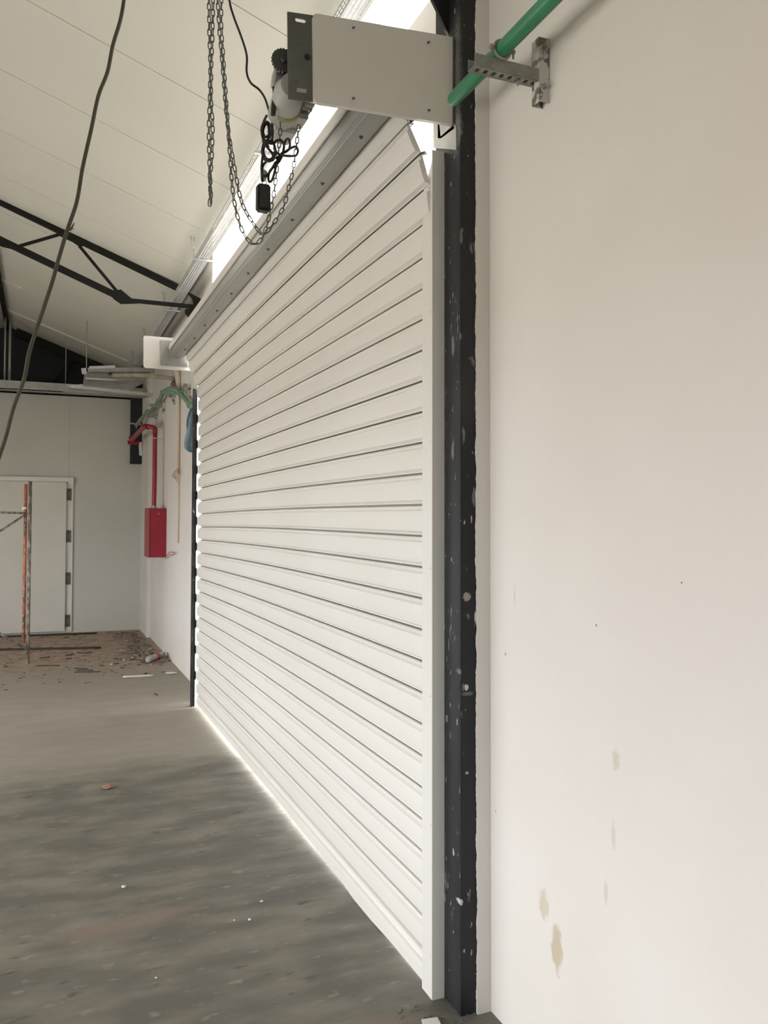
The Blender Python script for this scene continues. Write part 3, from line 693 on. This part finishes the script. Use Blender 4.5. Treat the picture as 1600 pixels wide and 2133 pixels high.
fg = thing('green_pipe', 'dusty green pipe bent over the wall in the far corner above the red pipe', 'pipe', P(340, 830, y=9))
runs = [[(284,886,11.3),(300,866,10.8)],[(300,866,10.8),(318,852,10.3),(330,838,9.8)],[(330,838,9.8),(341,817,9.3),(352,810,8.9)],[(338,817,9.3),(370,817,8.35)],[(352,810,8.9),(368,812,8.4),(377,821,8.15)],[(377,821,8.15),(392,838,7.75),(400,847,7.5)]]
for r_ in runs:
    bm = bm_new(); tube(bm, smooth_path([P(u, v, y=y) for u, v, y in r_], 4), .024, 14); mk('pipe_length', bm, M['greendusty'], fg)
for u, v, y, r in ((307,858,10.6,.031),(330,836,9.75,.031),(357,809,8.75,.030),(377,821,8.15,.03),(396,843,7.6,.036),(402,850,7.45,.036)):
    c = P(u, v, y=y); bm = bm_new(); disc(bm, c-Vector((0, .018, 0)), (.1, 1, 0), r, .036, 14); mk('coupling', bm, M['greendusty'], fg)
for i, (u0, v0, u1, v1, y, vt, vb, lab) in enumerate(((311,844,352,844,9.75,840,862,'middle strut bracket under the far green pipe'),(306,866,326,868,10.4,862,884,'lower strut bracket behind the red pipe'),(382,803,388,803,7.95,802,825,'upper wall bracket beside the shutter end'),(352,824,356,824,8.95,820,842,'bracket under the bend of the far green pipe'))):
    t = thing('strut_bracket', lab, 'bracket', P(u1, vb, x=1.26), 'far strut brackets')
    a = P(u0, v0, y=y); bm = bm_new(); beam(bm, a, (1.25, y, a.z), .035, .035); mk('arm', bm, M['strut'], t)
    zt_ = P(u1, vt, y=y).z; zb_ = P(u1, vb, y=y).z; bm = bm_new(); box(bm, 1.25, 1.279, y-.02, y+.02, zb_, zt_); mk('wall_rail', bm, M['strutpaint'], t)
bm = bm_new(); beam(bm, P(271,882,y=11.65), P(294,884,y=11.65), .03, .02); beam(bm, P(284,886,y=11.65), P(284,893,y=11.65), .012, .012)
tag(mk('cross_bar', bm, M['galvdull']), 'pale cross bar on the black column stub at the end of the green pipe', 'bar')

rp_ = thing('red_pipe', 'red fire water pipe bent down the wall into the red cabinet', 'pipe', P(321, 1056, y=9.75))
def redt(n, pts, r, m='red', k=5):
    bm = bm_new(); tube(bm, smooth_path(pts, k), r, 16); return mk(n, bm, M[m], rp_)
redt('riser', [P(320.5,1058,y=9.75), P(322,1000,y=9.75), P(323,900,y=9.75)], .025)
redt('elbow', [P(323,903,y=9.75), P(322.5,893,y=9.75), P(317,889.5,y=9.77), P(309,889,y=9.8)], .027)
redt('elbow', [P(309,889,y=9.8), P(302,888,y=9.9), P(297,892,y=10.1)], .033)
redt('branch', [P(299,891,y=10.05), P(287,902,y=10.6), P(275,917,y=11.3)], .027)
redt('tee', [P(266,922,y=11.35), P(280,922,y=11.35), P(290,923,y=11.35)], .026)
redt('flange', [P(273,909,y=11.3), P(275,918,y=11.32)], .034)
bm = bm_new(); tube(bm, [P(323,913.5,y=9.75)+Vector((.029*math.cos(t*PI/8), .029*math.sin(t*PI/8), 0)) for t in range(16)], .006, 6, closed=True); beam(bm, P(326,913.5,y=9.75), P(337,914,y=9.75), .008, .008); mk('pipe_clip', bm, M['galv'], rp_)
redt('collar', [P(320.5,1058,y=9.75), P(320.5,1053,y=9.75)], .029, 'galvdull')
bm = bm_new(); prism(bm, [P(u, v, y=11.66) for u, v in ((289,921),(295,921),(296,949),(290,949))], (0, .01, 0)); tag(mk('paper_tag', bm, M['white']), 'white card hanging at the edge of the black column stub', 'card')

FZ0, FZ1, FY0, FY1, FXF = P(330,1161,y=9.52).z, P(330,1058.5,y=9.52).z, 9.52, 9.97, 1.095
fb = thing('fire_cabinet', 'red metal fire cabinet on the far white wall', 'cabinet', ((FXF+WX)/2, 9.75, FZ0))
bm = bm_new(); box(bm, FXF+.006, WX-.001, FY0, FY1, FZ0, FZ1, .004); mk('body', bm, M['red'], fb)
bm = bm_new(); box(bm, FXF-.004, FXF+.006, FY0-.004, FY1+.004, FZ0-.004, FZ1+.004, .002); mk('door', bm, M['red'], fb)
p = P(331, 1070, y=FY0); bm = bm_new(); disc(bm, (p.x, FY0, p.z), (0, -1, 0), .014, .004, 12); mk('badge', bm, M['labelred'], fb)
bm = bm_new(); tube(bm, smooth_path([P(346,1160,x=1.27), P(352,1151,x=1.24), P(360,1150,x=1.23), P(365,1153,x=1.26), P(359,1156,x=1.24), P(352,1156,x=1.24), P(346,1164,x=1.27)], 5), .0032, 6)
tag(mk('loose_wire', bm, M['red'], keep=True), 'loop of thin red wire at the lower corner of the fire cabinet', 'wire')
cd = thing('conduit', 'beige plastic conduit running down the far white wall to a small box', 'conduit', P(371, 1130, x=1.27))
bm = bm_new(); a = P(374, 780, x=1.262); b = P(370.5, 985, x=1.262); ym = (a.y+b.y)/2; tube(bm, [(1.262, ym, a.z+.25), (1.262, ym, b.z)], .014, 10); mk('thick_conduit', bm, M['beige'], cd)
bm = bm_new(); tube(bm, [(1.268, ym, b.z), (1.268, ym, P(371,1131,x=1.268).z)], .007, 8); mk('thin_conduit', bm, M['beige'], cd)
bm = bm_new(); box(bm, 1.24, 1.279, ym-.03, ym+.03, P(369,1004,x=1.26).z, P(369,988,x=1.26).z, .003); mk('switch_box', bm, M['beige'], cd)
bm = bm_new(); tube(bm, smooth_path([P(372,975,x=1.24), P(364,983,x=1.22), P(360,992,x=1.22), P(366,998,x=1.24)], 6), .004, 6); tube(bm, smooth_path([P(374,978,x=1.24), P(368,983,x=1.22), P(364,990,x=1.22), P(367,996,x=1.24)], 6), .003, 6); mk('wire_tails', bm, M['brick'], cd)
# blue plastic sheet hanging from the pipe end
bm = bm_new()
lft = [(398,850),(393,858),(389,872),(388,886),(389,900),(385,912),(383,925),(385,935),(392,941),(400,943)]
rows_ = []
for (u, v) in lft:
    row = []
    for j in range(7):
        t = j/6; uu = u + (408-u)*t; y = 7.42 + .03*math.sin(j*1.9+v*.05)
        row.append(bm.verts.new(P(uu, v, y=y)))
    rows_.append(row)
fs = []
for i in range(len(rows_)-1):
    for j in range(6):
        f = bm.faces.new((rows_[i][j], rows_[i][j+1], rows_[i+1][j+1], rows_[i+1][j])); f.smooth = True; fs.append(f)
bmesh.ops.solidify(bm, geom=bm.faces[:], thickness=.004)
tag(mk('plastic_sheet', bm, M['blue']), 'pale blue plastic sheet hanging from the green pipe end by the shutter', 'sheet')

# ================================================================== COLD ROOM DOOR in the end wall
dr1 = thing('cold_room_door', 'large white cold store door with four bronze hinges in the end wall', 'door', P(60, 1320, y=YE))
DT, DRX = P(60, 1003, y=YE-.03).z, P(137, 1150, y=YE-.05).x
bm = bm_new(); box(bm, -2.2, DRX, YE-.075, YE-.03, .035, DT, .004); mk('door_leaf', bm, M['cover'], dr1)
bm = bm_new(); fx = P(151.5, 1150, y=YE-.03).x; ft = P(60, 993, y=YE-.03).z
box(bm, DRX-.05, fx, YE-.03, YE-.001, .02, ft, .003); mk('frame_post', bm, M['white'], dr1)
bm = bm_new(); box(bm, -2.25, fx-.06, YE-.06, YE-.03, DT+.004, ft, .003); box(bm, fx-.065, fx, YE-.065, YE-.03, ft-.10, ft, .003); mk('frame_head', bm, M['white'], dr1)
for v in (1030, 1117, 1205, 1293):
    p = P(144-(v-1030)*.012, v, y=YE-.035); w_ = .032
    h_ = mk('hinge', (lambda b_: (box(b_, p.x-w_, p.x+w_*.9, YE-.045, YE-.031, p.z-.08, p.z+.08, .003), b_)[1])(bm_new()), M['hinge'], dr1)
    for s in (-1, 1):
        bm = bm_new(); disc(bm, (p.x, YE-.045, p.z+s*.05), (0, -1, 0), .011, .008, 10); mk('hinge_bolt', bm, M['rod'], h_)

# ================================================================== SCAFFOLD
sc = thing('scaffold_frame', 'orange and grey paint flecked scaffold frame standing before the white door', 'scaffold', P(56, 1383, z=0))
YS = 9.4
def spole(n, a, b, r, m): 
    bm = bm_new(); tube(bm, [a, b], r, 12); return mk(n, bm, M[m], sc)
a = P(57.5, 1383, z=0); xs = a.x
spole('post', (xs, YS, 0), (xs, YS, P(59,1003,y=YS).z), .018, 'scaff')
spole('post', (xs-.042, YS+.02, P(52,1340,y=YS).z), (xs-.042, YS+.02, P(52,1008,y=YS).z), .016, 'orange')
spole('rail', P(-90,1065,y=YS), P(60,1069,y=YS), .011, 'scaff'); spole('brace', P(-90,1165,y=YS-.02), P(54,1071,y=YS-.02), .011, 'scaff')
spole('brace', P(-90,1268,y=YS-.03), P(54,1351,y=YS-.03), .012, 'scaff')
bm = bm_new(); disc(bm, P(46,1060,y=YS-.03), (1, 0, .3), .022, .045, 8, .012); mk('plaster_lump', bm, M['gypsum'], sc)
bm = bm_new(); disc(bm, P(60,1072,y=YS-.02), (1, 0, 0), .01, .03, 8); mk('locking_pin', bm, M['scaff'], sc)

# ================================================================== FLOOR LITTER
def rod(u0, v0, u1, v1, r, name, m, label, cat, group=None):
    a, b = P(u0, v0, z=0), P(u1, v1, z=0); a.z = b.z = r
    mid = (a+b)/2; mid.x += random.uniform(-.004, .004)
    bm = bm_new(); tube(bm, smooth_path([a, mid, b], 3), r, 7); return tag(mk(name, bm, M[m]), label, cat, group)
rod(-60, 1330, 202, 1320.5, .011, 'steel_rod', 'rod', 'dark steel rod on the floor nearest the end wall', 'rod')
rod(-60, 1356, 210, 1351, .012, 'steel_rod', 'rod', 'dark steel rod on the floor passing just behind the scaffold foot', 'rod')
rod(256, 1412.5, 319, 1409.5, .011, 'pale_stick', 'pvc', 'pale stick lying on the dusty floor near the bottle', 'stick')
random.seed(11)
TW = ['long dark twig lying just right of the scaffold foot', 'short dark twig above the long one right of the scaffold foot', 'longest twig of the small bundle on the mid floor, lowest one',
 'short twig on top of the small bundle on the mid floor', 'middle twig of the small bundle on the mid floor', 'small slanting twig, the upper of two right of the scaffold', 'small slanting twig, the lower of two right of the scaffold',
 'small twig between the bundle and the white pebble', 'small twig touching the right side of the white pebble', 'tiny twig at the left picture edge left of the scaffold', 'small twig right of centre in the brown dust above the white pebble',
 'tiny twig right under the nearest steel rod to the door', 'faint long twig beside the farther white pebble', 'tiny twig just below and right of the white pebble', 'small twig lying left of the plastic bottle',
 'small twig under the neck of the plastic bottle', 'tiny dark twig below the pale stick', 'small dark twig behind the plastic bottle near the wall']
for u0, v0, u1, v1 in ((75,1388,124,1387),(82,1372,104,1369),(155,1401,209,1400),(155,1393,182,1394),(160,1397,194,1397),(137,1366,154,1363),(137,1374,150,1372),(206,1387,217,1387),(237,1384,248,1383),(7,1389,17,1389),(236,1373,246,1374),(134,1328,143,1329),(161,1361,190,1360),(250,1392,258,1392),(288,1375,298,1378),(300,1405,306,1403),(322,1446,328,1449),(350,1378,360,1376)):
    rod(u0, v0, u1, v1, .005, 'twig', 'twig', TW.pop(0), 'twig', 'dark twigs on the far floor')
def lump(name, c, s, m, label, cat, group=None, flat=.5):
    bm = bm_new(); bmesh.ops.create_icosphere(bm, subdivisions=2, radius=1)
    rr = random.Random(int(c[0]*1000+c[1]*77))
    for v in bm.verts:
        k = 1+rr.uniform(-.22, .22); v.co = Vector((v.co.x*s[0]*k, v.co.y*s[1]*k, (v.co.z*flat)*s[2]*k)) 
    zmin = min(v.co.z for v in bm.verts)
    for v in bm.verts: v.co += Vector((c[0], c[1], -zmin))
    return tag(mk(name, bm, M[m]), label, cat, group)
lump('brick_fragment', P(225,1641,z=0), (.030,.035,.018), 'brick', 'small reddish brick fragment on the open grey floor', 'brick')
for (u, v, s, lab) in ((545,1879,.006,'tiny white chip on the floor nearest the shutter'),(520,1917,.006,'tiny white chip on the floor, right one of a close pair'),(488,1918,.004,'tiny white chip on the floor, left one of a close pair'),(258,1849,.009,'small white crumb on the left of the floor'),(232,1385,.014,'white pebble between twigs on the far floor'),(156,1358,.012,'white pebble beside the farther twigs'),(258,1375,.012,'whitish crumb left of the bottle'),(325,2038,.004,'white fleck low on the dark floor')):
    lump('chip', P(u, v, z=0), (s, s, s), 'gypsum', lab, 'chip')
lump('plastic_disc', P(357,1403,z=0), (.055,.05,.012), 'gypsum', 'flat white disc on the floor by the far wall', 'lid')
bm = bm_new(); prism(bm, [P(u, v, z=.002) for u, v in ((878,2126),(911,2121),(926,2150),(900,2160),(884,2150))], (0, 0, .004)); tag(mk('white_offcut', bm, M['white']), 'white sheet offcut on the floor at the bottom beside the column', 'offcut')
# bottle
bt = thing('plastic_bottle', 'crushed cloudy plastic bottle with a red label on the dusty floor', 'bottle', P(325, 1378, z=0))
a = P(307, 1382, z=0); b = P(343, 1367, z=0); a.z = b.z = .036
bm = bm_new(); ax = (b-a); tube(bm, [a, a+ax*.03, a+ax*.45, a+ax*.5, a+ax*.75, a+ax*.92, b], [.020,.033,.032,.030,.034,.016,.013], 14); mk('bottle_body', bm, M['bottle'], bt)
bm = bm_new(); tube(bm, [a+ax*.44, a+ax*.60], .0345, 14); mk('label_band', bm, M['labelred'], bt)['label'] = 'red and white paper label'
# rubbish heap along the foot of the far wall: uncountable scraps
bm = bm_new(); rr = random.Random(5)
for i in range(420):
    t = rr.random()**.8
    u = 235 + 95*rr.random(); 
    y = 8.9 + 2.7*rr.random(); x = 1.20 - abs(rr.gauss(0, .14)) - (.02 if y < 10.9 else .05)
    s = rr.uniform(.006, .03) * (1.4 if 9.2 < y < 10.2 else .9); an = rr.uniform(0, PI)
    d = Vector((math.cos(an), math.sin(an), rr.uniform(-.1, .15)))*s*1.6
    c = Vector((x, y, s*.3)); beam(bm, c-d, c+d, s*rr.uniform(.3, .9), s*.35)
tag(mk('rubbish', bm, M['junk'], keep=True), 'litter of dry leaves and scraps along the foot of the far wall', 'rubbish', kind='stuff')
bm = bm_new()
for i in range(260):
    y = 8.0 + 3.6*rr.random(); x = rr.uniform(-1.6, 1.15); s = rr.uniform(.003, .009); an = rr.uniform(0, PI)
    d = Vector((math.cos(an), math.sin(an)*.6, 0))*s*rr.uniform(1, 3); c = Vector((x, y, s*.3)); beam(bm, c-d, c+d, s, s*.5)
tag(mk('grit', bm, M['twig'], keep=True), 'scattered brown grit and splinters over the far floor', 'grit', kind='stuff')
# rubble crumbs at the column foot
bm = bm_new()
for i in range(70):
    x = rr.uniform(1.0, 1.27); y = rr.uniform(2.12, 2.3) if x > 1.1 else rr.uniform(2.2, 2.36); s = rr.uniform(.0015, .005)
    d = Vector((s, 0, 0)); c = Vector((x, y, s*.4)); beam(bm, c-d, c+d, s*1.5, s)
tag(mk('crumbs', bm, M['concrete'], keep=True), 'grey crumbs of mortar around the foot of the black column', 'rubble', kind='stuff')
